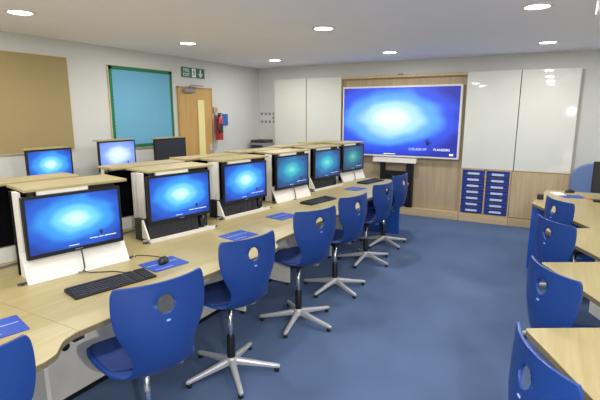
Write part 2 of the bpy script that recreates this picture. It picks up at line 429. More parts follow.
# far corner
t = thing('photo_sheet', 'white sheet with rows of small dark pictures in the far left corner', 'poster', (XF-0.001, 4.86, 1.59))
MB().box(-0.004, 0, -0.19, 0.19, -0.125, 0.125).build('sheet', M['wall'], t)
k = 0
for i in range(4):
    for j in range(3):
        y = -0.135 + i*0.09; z = -0.075 + j*0.075
        m = M['grey'] if (i == 0 or j != 1) else M['label']
        MB().box(-0.0055, -0.004, y-0.026, y+0.026, z-0.024, z+0.024).build('picture', m, t)
t = thing('corner_cupboard', 'low white cupboard in the far left corner under the printer', 'cupboard', (7.19, 4.855, 0))
MB().box(-0.24, 0.24, -0.19, 0.19, 0, 1.0).build('carcass', M['white'], t, bevel=0.003)
MB().box(-0.245, 0.245, -0.195, 0.195, 1.0, 1.025).build('cupboard_top', M['desk'], t)
t = thing('printer', 'grey and black desktop printer in the far left corner', 'printer', (7.17, 4.82, 1.026))
MB().box(-0.17, 0.17, -0.17, 0.17, 0, 0.105).build('printer_body', M['grey'], t, bevel=0.015)
MB().box(-0.16, 0.14, -0.17, 0.15, 0.106, 0.160).build('scanner_lid', M['dark'], t, bevel=0.012)
MB().box(-0.22, -0.16, -0.1, 0.1, 0.015, 0.03).build('paper_tray', M['dark'], t)
MB().box(-0.173, -0.168, -0.13, 0.13, 0.035, 0.065).build('output_slot', M['black'], t)

# ------------------------------------------------------------------ far storage wall
XS = 7.35
struct(MB().box(7.435, XF, 1.2, 3.27, 0.0, 2.25).build('trim_1', M['back_wood']))
struct(MB().box(XS, XF, 1.2, 3.27, 2.25, 2.292).build('trim_2', M['panel_wood'], bevel=0.002))
f = MB().box(XS-0.004, 7.43, 1.205, 4.64, 0.0, 0.125).build('trim_3', M['plinth_wood'], bevel=0.004); struct(f)
o = MB().box(7.36, 7.40, 2.2, 2.28, 2.294, 2.306).build('cable_clip', M['dark']); tag(o, 'tiny dark clip on top of the wooden beam over the screen', 'clip')

def wb(y0, y1, z0, z1, label):
    t = thing('whiteboard_panel', label, 'whiteboard', (XS, (y0+y1)/2, z0), 0, 'white gloss wall panels')
    w = (y1-y0)/2
    MB().box(0, 0.02, -w+0.002, w-0.002, 0.012, z1-z0).build('gloss_sheet', M['whiteboard'], t, bevel=0.002)
    MB().box(0.02, XF-XS, -w+0.002, w-0.002, 0, z1-z0).build('carcass', M['panel_wood'], t)
    MB().box(-0.004, 0.02, -w+0.002, w-0.002, 0, 0.012).build('bottom_rail', M['board_frame'], t)
wb(3.965, 4.645, 0.84, 2.29, 'white gloss panel nearest the far left corner, left of the big screen')
wb(3.27, 3.955, 0.84, 2.29, 'white gloss panel touching the left edge of the big screen')
wb(0.465, 1.20, 0.84, 2.29, 'white gloss panel right of the big screen, above the blue trays')
wb(-0.27, 0.458, 0.84, 2.29, 'white gloss panel at the far right, above the plain wooden cupboard')
def cupboard(y0, y1, label):
    t = thing('low_cupboard', label, 'cupboard', (XS, (y0+y1)/2, 0)); w = (y1-y0)/2
    MB().box(0.02, XF-XS-0.003, -w, w, 0.125, 0.838).build('carcass', M['panel_wood'], t)
    MB().box(0.003, 0.02, -w+0.002, w-0.002, 0.135, 0.834).build('door', M['panel_wood'], t, bevel=0.002)
    MB().box(-0.003, XF-XS-0.003, -w, w, 0.0, 0.123).build('plinth', M['plinth_wood'], t, bevel=0.003)
    return t
cupboard(-0.27, 0.475, 'plain wooden cupboard below the far right white panel')
t = thing('low_cupboard', 'plain wooden cupboard below the left white panels, mostly hidden', 'cupboard', (XS, 3.96, 0))
MB().box(0.02, XF-XS-0.001, -0.685, 0.685, 0.127, 0.838).build('carcass', M['panel_wood'], t)
for y in (-0.34, 0.34): MB().box(0.003, 0.02, y-0.335, y+0.335, 0.135, 0.834).build('door', M['panel_wood'], t, bevel=0.002)

# tray unit
t = thing('tray_unit', 'wooden cupboard bay that holds the two columns of blue trays', 'storage unit', (XS, 0.838, 0))
f = MB().box(0, 0.10, -0.36, -0.335, 0.125, 0.838).box(0, 0.10, 0.335, 0.36, 0.125, 0.838).box(0, 0.10, -0.012, 0.012, 0.125, 0.838)
f.box(0, 0.10, -0.335, 0.335, 0.822, 0.838).box(0, 0.10, -0.335, 0.335, 0.125, 0.14).box(0.095, 0.105, -0.36, 0.36, 0.125, 0.838)
f.build('carcass', M['panel_wood'], t)
MB().box(-0.003, 0.10, -0.36, 0.36, 0.0, 0.123).build('plinth', M['plinth_wood'], t, bevel=0.003)
rows = ['top', 'second', 'third', 'fourth', 'fifth', 'sixth', 'bottom']
proto = None
dz = 0.0965
for c, (yc, side) in enumerate(((0.838+0.174, 'left'), (0.838-0.174, 'right'))):
    for r in range(7):
        z = 0.823 - (r+1)*dz
        lb = '%s blue tray in the %s column below the white panel' % (rows[r], side)
        if r in (1, 2, 3, 4, 5): lb = 'blue tray, %s from the top of the %s column, below the white panel' % (rows[r], side)
        if proto is None:
            proto = thing('storage_tray', lb, 'tray', (XS, yc, z), 0, 'blue storage trays')
            f = MB(); w = 0.155
            f.box(-0.012, 0.0, -w, w, 0.012, 0.072).box(0.0, 0.09, -w+0.004, -w+0.010, 0.01, 0.085).box(0.0, 0.09, w-0.010, w-0.004, 0.01, 0.085).box(0.0, 0.09, -w+0.01, w-0.01, 0.008, 0.014)
            f.build('tray_body', M['tray'], proto, bevel=0.003)
            MB().box(-0.024, 0.0, -w-0.002, w+0.002, 0.073, 0.086).build('front_lip', M['tray'], proto, bevel=0.004)
            MB().box(-0.017, -0.0125, -0.085, 0.085, 0.026, 0.058).build('label_holder', M['label'], proto)
        else:
            dup(proto, (XS, yc, z), 0, lb)

# big screen
t = thing('interactive_screen', 'big wall screen in a white frame glowing bright blue', 'display screen', (7.34, 2.243, 0.965))
w, h = 0.99, 1.155
f = MB().box(0, 0.085, -w, w, 0, h); f.build('screen_body', M['white'], t, bevel=0.006)
# screen local: x to the right when seen from the room = -y
s = MB().box(-w+0.028, w-0.028, 0.0, 0.004, 0.03, h-0.028).build('screen', M['scr_big'], t, (-0.0035, 0, 0), R(-90))
TM = Matrix.Translation((-0.0045, 0, 0)) @ Matrix.Rotation(R(-90), 4, 'Z')
text_mesh('FLANDERS', 0.054, M['text_soft'], 'screen_lettering', t, TM @ Matrix.Translation((0.60, 0, 0.125)) @ UP)
text_mesh('COLLEGE OF', 0.050, M['text_faint'], 'screen_lettering', t, TM @ Matrix.Translation((0.20, 0, 0.125)) @ UP)
f = MB(); T = TM @ Matrix.Translation((0.50, 0.0008, 0.205)) @ UP
f.prism([(-0.012, 0), (0.012, 0), (0.02, 0.05), (0.03, 0.11), (0.008, 0.05), (0.0, 0.13), (-0.012, 0.05), (-0.04, 0.12), (-0.024, 0.04)], 0, 0.001, T)
f.prism([(0.0, -0.004), (0.05, 0.03), (0.07, 0.07), (0.03, 0.045)], 0, 0.001, T)
f.build('bird_emblem', M['text_black'], t)
f = MB().box(-0.012, -0.0035, 0, 0, 0, 0) if False else MB()
f.prism([(-0.03, 0), (0.03, 0), (0.03, 0.03), (-0.03, 0.03)], 0, 0.001, TM @ Matrix.Translation((0.88, 0.0008, 0.055)) @ UP)
f.prism([(-0.10, 0), (0.10, 0), (0.10, 0.010), (-0.10, 0.010)], 0, 0.001, TM @ Matrix.Translation((-0.12, 0.0008, 0.045)) @ UP)
f.build('status_mark', M['text_glow'], t)
f = MB()
for (x0, x1, z0, z1) in ((-0.05, 0.075, 0.60, 0.606), (0.069, 0.075, 0.60, 0.70)):
    f.prism([(x0, z0), (x1, z0), (x1, z1), (x0, z1)], 0, 0.001, TM @ Matrix.Translation((0, 0.0008, 0)) @ UP)
f.build('picture_corner', M['text_faint'], t)
t = thing('pen_shelf', 'long white pen shelf under the big screen', 'shelf', (7.30, 2.27, 0.875))
MB().box(0, 0.13, -0.37, 0.37, 0, 0.075).build('shelf_body', M['white'], t, bevel=0.008)
MB().box(-0.012, 0.0, -0.37, 0.37, 0, 0.02).build('front_lip', M['white'], t)
t = thing('screen_stand', 'black metal stand under the big screen, standing on the plinth', 'stand', (7.385, 2.25, 0.126))
for y0, y1 in ((0.20, 0.27), (-0.29, -0.18)):
    MB().box(-0.04, 0.04, y0, y1, 0, 0.745).build('upright', M['black'], t, bevel=0.004)
MB().box(-0.03, 0.03, -0.18, 0.20, 0.47, 0.60).build('crossbar', M['black'], t)
MB().box(-0.025, 0.025, -0.18, 0.20, 0.02, 0.10).build('crossbar', M['black'], t)

# ------------------------------------------------------------------ main desk island
ZD = 0.73
per = 1.72; n0 = 1.09
keys = [(0, 1.772), (0.05, 1.786), (0.2, 1.778), (0.87, 1.76), (1.0, 1.748), (1.25, 1.70), (1.45, 1.675), (1.56, 1.672), (1.62, 1.69), (1.665, 1.735), (1.695, 1.762), (1.72, 1.772)]
def yfront(x):
    u = (x - n0) % per
    for (a, ya), (b2, yb) in zip(keys, keys[1:]):
        if a <= u <= b2:
            t = (u-a)/(b2-a); return ya + (yb-ya)*t
    return keys[0][1]
YM = 2.97
seams = [-0.5, n0+0.07, n0+per+0.07, n0+2*per+0.07, 6.33]
dl = ['nearest pale wood bench desk, at the bottom left corner of the view',
      'pale wood bench desk in front of the two nearest whole monitors',
      'pale wood bench desk in the middle of the long row',
      'pale wood bench desk at the far end of the row, with a blue end panel']
bl = ['nearest rear bench desk, hidden behind the first monitor station',
      'rear bench desk behind the first two monitor stations',
      'rear bench desk behind the middle monitor stations',
      'rear bench desk behind the last monitor stations']
for side in (0, 1):
    for k in range(4):
        x0, x1 = seams[k]+0.0012, seams[k+1]-0.0012
        xs = [x0 + (x1-x0)*i/80 for i in range(81)]
        fr = [(x, yfront(x)) for x in xs]
        if k == 3: fr = [p for p in fr if p[0] < x1-0.08] + [(x1-0.03, yfront(x1-0.1)+0.02), (x1-0.005, yfront(x1-0.1)+0.06), (x1, yfront(x1-0.1)+0.12)]
        def mir(p): return (p[0], 2*YM - p[1])
        poly = fr + [(x1, YM-0.035), (x0, YM-0.035)]
        if side: poly = [mir(p) for p in poly][::-1]
        t = thing('bench_desk', (bl if side else dl)[k], 'desk', (x0, YM, 0))
        off = lambda p: (p[0]-x0, p[1]-YM)
        def slab(ps, a, b2, name, m):
            return MB().prism([off(p) for p in ps], a, b2).build(name, m, t)
        slab(poly, ZD-0.004, ZD, 'desktop', M['desk'])
        slab(poly, ZD-0.028, ZD-0.004, 'shaded_edge_band', M['edge'])
        sg = (lambda y: 2*YM - y) if side else (lambda y: y)
        def bx(name, m, xa, xb, ya, yb, za, zb, **kw):
            ya, yb = sorted((sg(ya), sg(yb)))
            return MB().box(xa-x0, xb-x0, ya-YM, yb-YM, za, zb).build(name, m, t, **kw)
        bx('modesty_panel', M['skirt'], x0+0.003, x1-(0.27 if k == 3 else 0.003), 2.385, 2.40, 0.03, ZD-0.03)
        bx('floor_rail', M['black'], x0+0.01, x1-(0.28 if k == 3 else 0.01), 2.38, 2.405, 0.0, 0.03)
        for gx in ([x0+0.03] + ([x0+0.78] if k else [])):
            f = bx('gable_leg', M['skirt'], gx, gx+0.022, 2.16, 2.38, 0.025, ZD-0.075)
            ya = sg(2.16); MB().cyl((gx+0.011-x0, (sg(2.19))-YM, 0), (gx+0.011-x0, (sg(2.19))-YM, 0.026), 0.018).build('foot', M['black'], t)
            bx('support_arm', M['dark'], gx-0.005, gx+0.027, 1.86, 2.385, ZD-0.072, ZD-0.029)
        if k == 1 and not side:
            f = MB().cyl((1.45-x0, 2.384-YM, 0.35), (1.45-x0, 2.376-YM, 0.35), 0.026).build('cable_grommet', M['black'], t)
            bx('bracket', M['dark'], x0+0.0, x0+0.05, 1.83, 2.0, ZD-0.07, ZD-0.029)
        if k == 3:
            bx('end_panel', M['blue_panel'], 6.065, 6.09, 1.78, 2.93, 0.002, ZD-0.03, bevel=0.002)
t = thing('cable_trough', 'long grey cable trough in the slot between the front and rear benches', 'cable trough', (0, YM, 0))
MB().box(-0.5, 6.3, -0.032, 0.032, ZD-0.05, ZD-0.012).build('trough', M['grey'], t)
for x in (-0.3, 2.0, 4.2, 6.2): MB().box(x-0.02, x+0.02, -0.025, 0.025, 0, ZD-0.05).build('support', M['grey'], t)

# ------------------------------------------------------------------ monitor stations
ANG = R(-11)
def make_station(opened, label, full=True):
    t = thing('computer_station', label, 'computer station')
    w = 0.305
    if not opened:
        MB().profile([(0.016, 0), (0.102, 0.17), (0.085, 0.17), (0.0, 0.0)], -w, w).build('flap', M['white'], t, bevel=0.002)
        MB().box(-0.25, 0.25, 0.125, 0.215, 0, 0.165).build('housing', M['dark'], t)
        MB().tube([(0.015, 0.034, 0.132), (0.013, 0.012, 0.07), (0.012, 0.002, 0.025), (0.0, -0.006, 0.008)], 0.0045).build('latch_cord', M['dark'], t, smooth=True)
        MB().box(-0.03, 0.01, -0.012, 0.0, 0.002, 0.010).build('latch_foot', M['grey'], t)
    else:
        MB().profile([(0.112, 0), (0.215, 0), (0.215, 0.17), (0.112, 0.17)], -w, w).build('housing', M['black'], t)
        MB().profile([(0, 0), (0.111, 0), (0.111, 0.010), (0.014, 0.010), (0.010, 0.03), (0.0, 0.03)], -w, w).build('front_sill', M['white'], t, bevel=0.002)
        MB().profile([(0, 0.031), (0.088, 0.031), (0.088, 0.17), (0.075, 0.17)], -w-0.014, -w-0.001).build('side_cheek', M['white'], t)
    for s in (-1, 1):
        MB().box(s*0.270-0.011, s*0.270+0.011, 0.115, 0.20, 0.0, 0.518).build('post', M['white'], t, bevel=0.003)
        if opened: MB().box(s*0.292-0.012, s*0.292+0.012, 0.192, 0.222, 0.0, 0.518).build('rear_post', M['silver'], t, bevel=0.003)
        MB().cyl((s*0.325, 0.03, 0.0), (s*0.325, 0.03, 0.012), 0.008).cyl((s*0.325-0.025, 0.03, 0.010), (s*0.325+0.02, 0.03, 0.010), 0.006).build('hinge', M['dark'], t)
    MB().box(-0.255, 0.36, 0.070, 0.385, 0.519, 0.537).build('lid', M['desk'], t, bevel=0.003)
    MB().box(-0.19, 0.10, 0.062, 0.085, 0.496, 0.5185).build('lid_bracket', M['white'], t)
    MB().box(-0.235, -0.205, 0.07, 0.10, 0.486, 0.5185).build('lid_catch', M['black'], t)
    MB().box(0.10, 0.28, 0.085, 0.11, 0.486, 0.5185).build('lid_catch', M['black'], t)
    MB().box(-0.257, 0.257, 0.13, 0.20, 0.172, 0.50).build('monitor_bay', M['gloss_black'], t)
    MB().box(-0.285, 0.285, 0.226, 0.240, 0.0, 0.515).build('back_panel', M['gloss_black'], t)
    return t

def make_monitor(label, scr, wordmark=True, stand=False, w=0.285):
    t = thing('monitor', label, 'monitor', group='computer monitors')
    h = 0.365
    f = MB().box(-w, w, 0.006, 0.028, 0, h).box(-w, w, 0, 0.006, 0, 0.024).box(-w, w, 0, 0.006, h-0.016, h).box(-w, -w+0.016, 0, 0.006, 0.024, h-0.016).box(w-0.016, w, 0, 0.006, 0.024, h-0.016)
    f.build('bezel', M['black'], t)
    MB().box(-w+0.016, w-0.016, 0.002, 0.0058, 0.024, h-0.016).build('screen', scr, t)
    MB().box(-0.022, 0.022, -0.0008, 0, 0.009, 0.014).build('maker_mark', M['grey'], t)
    if wordmark:
        f = MB()
        x = 0.07
        for L in (0.05, 0.028, 0.075):
            f.box(x, x+L, 0.0012, 0.002, 0.058, 0.063); x += L + 0.008
        f.box(0.07, 0.239, 0.0015, 0.0018, 0.0600, 0.0606)
        f.build('screen_lettering', M['text_faint'], t)
        MB().box(-0.055, 0.005, 0.0012, 0.002, 0.036, 0.040).build('screen_caption', M['text_faint'], t)
        f = MB().prism([(-0.004, 0), (0.006, 0), (0.012, 0.03), (0.002, 0.016), (-0.002, 0.036), (-0.012, 0.022)], 0, 0.0008, Matrix.Translation((0.145, 0.002, 0.075)) @ UP)
        f.build('bird_emblem', M['text_black'], t)
    if stand:
        MB().box(-0.03, 0.03, 0.03, 0.05, -0.07, 0.16).build('neck', M['dark'], t)
        MB().cyl((0, 0.05, -0.085), (0, 0.05, -0.07), 0.10).build('stand_foot', M['dark'], t)
    return t

def make_keyboard(label, cable=False):
    t = thing('keyboard', label, 'keyboard', group='black computer keyboards')
    MB().profile([(-0.08, 0), (0.08, 0), (0.08, 0.020), (-0.08, 0.010)], -0.235, 0.235).build('keyboard_body', M['black'], t, bevel=0.003)
    f = MB()
    for r in range(6):
        y = -0.066 + r*0.0245 + (0.006 if r == 5 else 0)
        xs = [(-0.225 + i*0.0205) for i in range(22)]
        if r == 0: xs = xs[:3] + xs[9:]; f.box(-0.16, -0.045, y-0.009, y+0.009, 0.011+0.0625*(y+0.08), 0.0165+0.0625*(y+0.08))
        for x in xs:
            if abs(x-0.0825) < 0.011 or abs(x-0.1445) < 0.008: continue
            z = 0.011 + 0.0625*(y+0.08)
            f.box(x, x+0.0175, y-0.009, y+0.009, z, z+0.0055)
    f.profile([(-0.076, 0.0085), (0.076, 0.0180), (0.076, 0.0206), (-0.076, 0.0111)], -0.226, 0.226)
    f.build('keys', M['dark'], t)
    return t
def make_mouse(label):
    t = thing('mouse', label, 'mouse', group='black computer mice')
    b = MB(); n = 20; rings = []
    for s, z in ((1.0, 0.0), (1.04, 0.008), (0.98, 0.018), (0.8, 0.028), (0.45, 0.035), (0.12, 0.037)):
        rings.append([b.bm.verts.new((0.031*s*math.cos(2*math.pi*i/n), 0.055*s*math.sin(2*math.pi*i/n) - 0.006*z/0.037, z)) for i in range(n)])
    for a, c in zip(rings, rings[1:]):
        for i in range(n): b.bm.faces.new((a[i], a[(i+1) % n], c[(i+1) % n], c[i]))
    b.bm.faces.new(rings[0][::-1]); b.bm.faces.new(rings[-1])
    b.build('mouse_body', M['black'], t, smooth=True)
    MB().cyl((-0.004, 0.032, 0.027), (0.004, 0.032, 0.027), 0.009).build('scroll_wheel', M['grey'], t, smooth=True)
    return t

SX = [1.66, 2.59, 3.465, 4.34, 5.20, 6.06]; SY = [2.455, 2.49, 2.49, 2.475, 2.455, 2.455]
SA = [R(-13), R(-12), R(-9.5), R(-9), R(-10), R(-9)]
opened = [0, 1, 1, 0, 1, 0]
nth = ['nearest whole', 'second nearest', 'third', 'fourth', 'fifth', 'farthest']
cl = make_station(0, 'pop-up monitor station with a closed white flap, nearest the camera')
op = make_station(1, 'second pop-up monitor station from the camera, its keyboard stowed below')
cl['group'] = op['group'] = 'pop-up monitor stations along the front'
st_lab = ['pop-up station with closed white flap, nearest the camera',
          'second pop-up station from the camera, keyboard stowed under its monitor',
          'third pop-up station from the camera, keyboard stowed under its monitor',
          'fourth pop-up station from the camera, closed white flap',
          'fifth pop-up station from the camera, next to last before the big screen',
          'last pop-up station at the screen end of the row']
mon_lab = ['largest looking monitor at the left, glowing bright blue over a white flap',
           'second monitor in the front row, bright blue above a stowed black keyboard',
           'third monitor in the front row, blue, above a stowed black keyboard',
           'fourth monitor in the front row, teal, above a white flap',
           'fifth monitor in the front row, dim teal, above a stowed keyboard',
           'last monitor in the front row, dim green tint, beside the big screen']
scr = ['scr_blue', 'scr_blue', 'scr_blue', 'scr_teal', 'scr_dim', 'scr_dim']
scr = ['scr_blue', 'scr_blue', 'scr_blue', 'scr_teal', 'scr_teal', 'scr_dim']
used = set()
def local(i, x, y, z):
    c, s = math.cos(SA[i]), math.sin(SA[i])
    return (SX[i] + x*c - y*s, SY[i] + x*s + y*c, ZD + z)
for i in range(6):
    src = op if opened[i] else cl
    if src not in used:
        used.add(src); src.location = local(i, 0, 0, 0); src.rotation_euler = (0, 0, SA[i]); src['label'] = st_lab[i]
    else: dup(src, local(i, 0, 0, 0), SA[i], st_lab[i])
    m = make_monitor(mon_lab[i], M[scr[i]]); m.location = local(i, 0.0, 0.028, 0.135); m.rotation_euler = (0, 0, SA[i])

# keyboards lying on the desk
kb = make_keyboard('black keyboard lying on the desk in front of the nearest monitor')
kb.location = (1.61, 2.125, ZD); kb.rotation_euler = (0, 0, R(-14))
dup(kb, (4.37, 2.19, ZD), R(-10), 'black keyboard lying on the desk before the fourth, teal monitor')
dup(kb, (5.98, 2.18, ZD), R(-12), 'black keyboard lying on the desk at the screen end of the row')
# keyboards stowed upright
for i in (1, 2, 4):
    k = dup(kb, local(i, -0.03, 0.06, 0.012), SA[i], 'black keyboard stowed upright under the %s monitor' % {1: 'second', 2: 'third', 4: 'fifth'}[i])
    k.location = local(i, -0.055, 0.083, 0.092); k.rotation_euler = (R(80), 0, SA[i])
ms = make_mouse('black mouse on the blue mat beside the nearest keyboard'); ms.location = (2.025, 2.15, ZD+0.0045); ms.rotation_euler = (0, 0, R(-60))
for i in (1, 2, 4):
    k = dup(ms, local(i, 0.235, 0.055, 0.08), SA[i], 'black mouse stowed upright under the %s monitor' % {1: 'second', 2: 'third', 4: 'fifth'}[i])
    k.location = local(i, 0.235, 0.098, 0.068); k.rotation_euler = (R(84), 0, SA[i])

def world_tube(pts, r, name, m, parent):
    inv = (Matrix.Translation(parent.location) @ parent.rotation_euler.to_matrix().to_4x4()).inverted()
    return MB().tube([inv @ Vector(p) for p in pts], r).build(name, m, parent, smooth=True)
world_tube([(1.655, 2.437, 0.738), (1.67, 2.40, 0.734), (1.71, 2.35, 0.733), (1.755, 2.29, 0.733), (1.77, 2.22, 0.734), (1.77, 2.185, 0.74)], 0.003, 'cable', M['black'], kb)
world_tube([(2.01, 2.40, 0.735), (2.035, 2.42, 0.735), (2.07, 2.37, 0.734), (2.085, 2.30, 0.735), (2.075, 2.23, 0.742), (2.06, 2.19, 0.745)], 0.003, 'cable', M['black'], ms)
# mouse mats
def make_pad(label):
    t = thing('mouse_mat', label, 'mouse mat', group='blue mouse mats')
    MB().prism(fillet([(-0.125, -0.105), (0.125, -0.105), (0.125, 0.105), (-0.125, 0.105)], 0.012), 0, 0.003).build('mat', M['mat_blue'], t)
    f = MB().box(-0.11, 0.11, 0.012, 0.020, 0.003, 0.0036)
    f.box(-0.105, 0.02, -0.075, -0.069, 0.003, 0.0036)
    f.build('printed_line', M['mat_white'], t)
    return t
pads = [((0.965, 2.125), -14, 'blue mouse mat at the bottom left edge, beside the seam in the desk'),
        ((2.01, 2.13), -12, 'blue mouse mat under the black mouse, right of the nearest keyboard'),
        ((2.80, 2.12), -10, 'empty blue mouse mat between the second and third chairs'),
        ((3.545, 2.165), -10, 'blue mouse mat in front of the third monitor, beyond the third chair'),
        ((4.80, 2.16), -10, 'blue mouse mat right of the fourth keyboard, behind the fifth chair'),
        ((5.33, 2.15), -12, 'farthest blue mouse mat, before the last keyboard')]
pd = None
for (x, y), a, lb in pads:
    if lb.startswith('blue mouse mat right of the fourth'): continue
    if pd is None: pd = make_pad(lb); pd.location = (x, y, ZD+0.0005); pd.rotation_euler = (0, 0, R(a))
    else: dup(pd, (x, y, ZD+0.0005), R(a), lb)

# rear stations, seen from behind
rl = ['rear pop-up station behind the nearest monitor, its wooden lid at the left edge',
      'rear pop-up station behind the gap between the first two monitors',
      'rear pop-up station behind the second and third monitors, in line with the door',
      'rear pop-up station behind the third monitor, in line with the far left corner',
      'rear pop-up station behind the fifth monitor',
      'rear pop-up station behind the last monitor of the front row']
rp_ = thing('computer_station', rl[0], 'computer station', group='pop-up monitor stations along the rear')
MB().box(-0.34, 0.34, 0.02, 0.215, 0, 0.10).build('housing', M['white'], rp_, bevel=0.003)
MB().box(-0.335, 0.335, 0.15, 0.20, 0.101, 0.50).build('back_panel', M['gloss_black'], rp_, bevel=0.01)
MB().box(-0.10, -0.06, 0.2005, 0.203, 0.14, 0.15).box(-0.03, 0.02, 0.2005, 0.203, 0.135, 0.14).build('port_plate', M['grey'], rp_)
for s_ in (-1, 1): MB().box(s_*0.32-0.012, s_*0.32+0.012, 0.10, 0.149, 0.101, 0.518).build('post', M['white'], rp_)
MB().box(-0.345, 0.345, 0.07, 0.31, 0.519, 0.537).build('lid', M['desk'], rp_, bevel=0.003)
for i, x in enumerate((1.70, 2.75, 3.55, 4.40, 5.28, 6.1)):
    p = (x, 3.235, ZD)
    if i == 0: rp_.location = p; rp_.rotation_euler = (0, 0, math.pi + R(-11))
    else: dup(rp_, p, math.pi + R(-11), rl[i])

# ------------------------------------------------------------------ wall bench at the left
t = thing('wall_bench', 'pale wood bench along the left wall under the display boards', 'desk', (1.6, YL, 0))
MB().box(0, 3.55, -0.62, -0.02, ZD-0.03, ZD).build('desktop', M['desk'], t, bevel=0.002)
for x in (0.02, 1.2, 2.4, 3.48): MB().box(x, x+0.04, -0.58, -0.05, 0, ZD-0.03).build('leg', M['skirt'], t)
def wall_station(x, y, zt, s, label, mlabel, stand, mw):
    t = thing('wall_station', label, 'computer station', (x, y, ZD), 0, 'monitor stations on the wall bench')
    MB().box(-0.30, 0.30, 0.05, 0.25, 0, 0.12).build('housing', M['white'], t, bevel=0.003)
    for q in (-1, 1): MB().box(q*0.15-0.014, q*0.15+0.014, 0.075, 0.115, 0.12, zt-ZD-0.015).build('post', M['white'], t)
    MB().box(-0.25, 0.24, 0.015, 0.13, zt-ZD-0.014, zt-ZD).build('lid', M['desk'], t, bevel=0.003)
    MB().box(-0.13, 0.13, 0.07, 0.113, 0.125, zt-ZD-0.05).build('back_panel', M['gloss_black'], t)
    m = make_monitor(mlabel, s, wordmark=not stand, w=mw); m.location = (x+0.02, y+0.022, zt-0.382); m['group'] = 'computer monitors'
    return m
wall_station(2.905, 4.68, 1.325, M['scr_blue'], 'monitor station under the tan board on the wall bench', 'bright blue monitor in front of the tan board by the left wall', False, 0.255)
wall_station(3.78, 4.68, 1.368, M['scr_pale'], 'monitor station between the tan board and the blue board', 'pale blue monitor in front of the left end of the blue display board', False, 0.272)
m = wall_station(4.68, 4.68, 1.352, M['off_screen'], 'monitor station below the right end of the blue display board', 'switched off dark monitor beside the door', True, 0.298)

# ------------------------------------------------------------------ chairs
def crom(P, t):
    n = len(P) - 1; x = t * n; i = min(int(x), n-1); u = x - i
    p0, p1, p2, p3 = P[max(i-1, 0)], P[i], P[i+1], P[min(i+2, n)]
    return [0.5*((2*b) + (-a+c)*u + (2*a-5*b+4*c-d)*u*u + (-a+3*b-3*c+d)*u**3) for a, b, c, d in zip(p0, p1, p2, p3)]
PROF = [(-0.246, 0.967, 0.194, 0.040, 0.004), (-0.248, 0.945, 0.207, 0.046, 0), (-0.256, 0.885, 0.212, 0.053, 0), (-0.264, 0.825, 0.208, 0.058, 0), (-0.271, 0.765, 0.194, 0.060, 0),
        (-0.272, 0.705, 0.166, 0.058, 0.0), (-0.264, 0.645, 0.141, 0.050, 0.0), (-0.238, 0.580, 0.142, 0.036, 0.006), (-0.190, 0.534, 0.168, 0.018, 0.022),
        (-0.120, 0.510, 0.196, 0.0, 0.04), (-0.04, 0.503, 0.211, 0, 0.046), (0.05, 0.507, 0.217, 0, 0.04), (0.14, 0.516, 0.212, 0, 0.026),
        (0.215, 0.521, 0.196, 0, 0.012), (0.268, 0.515, 0.168, 0, 0.0), (0.300, 0.502, 0.12, 0, -0.004), (0.309, 0.490, 0.075, 0, -0.004)]
def shell_pt(s, t):
    y, z, w, cy, cz = crom(PROF, s)
    a = abs(t) ** 2.1
    return Vector((w*t, y + cy*a, z + cz*a))
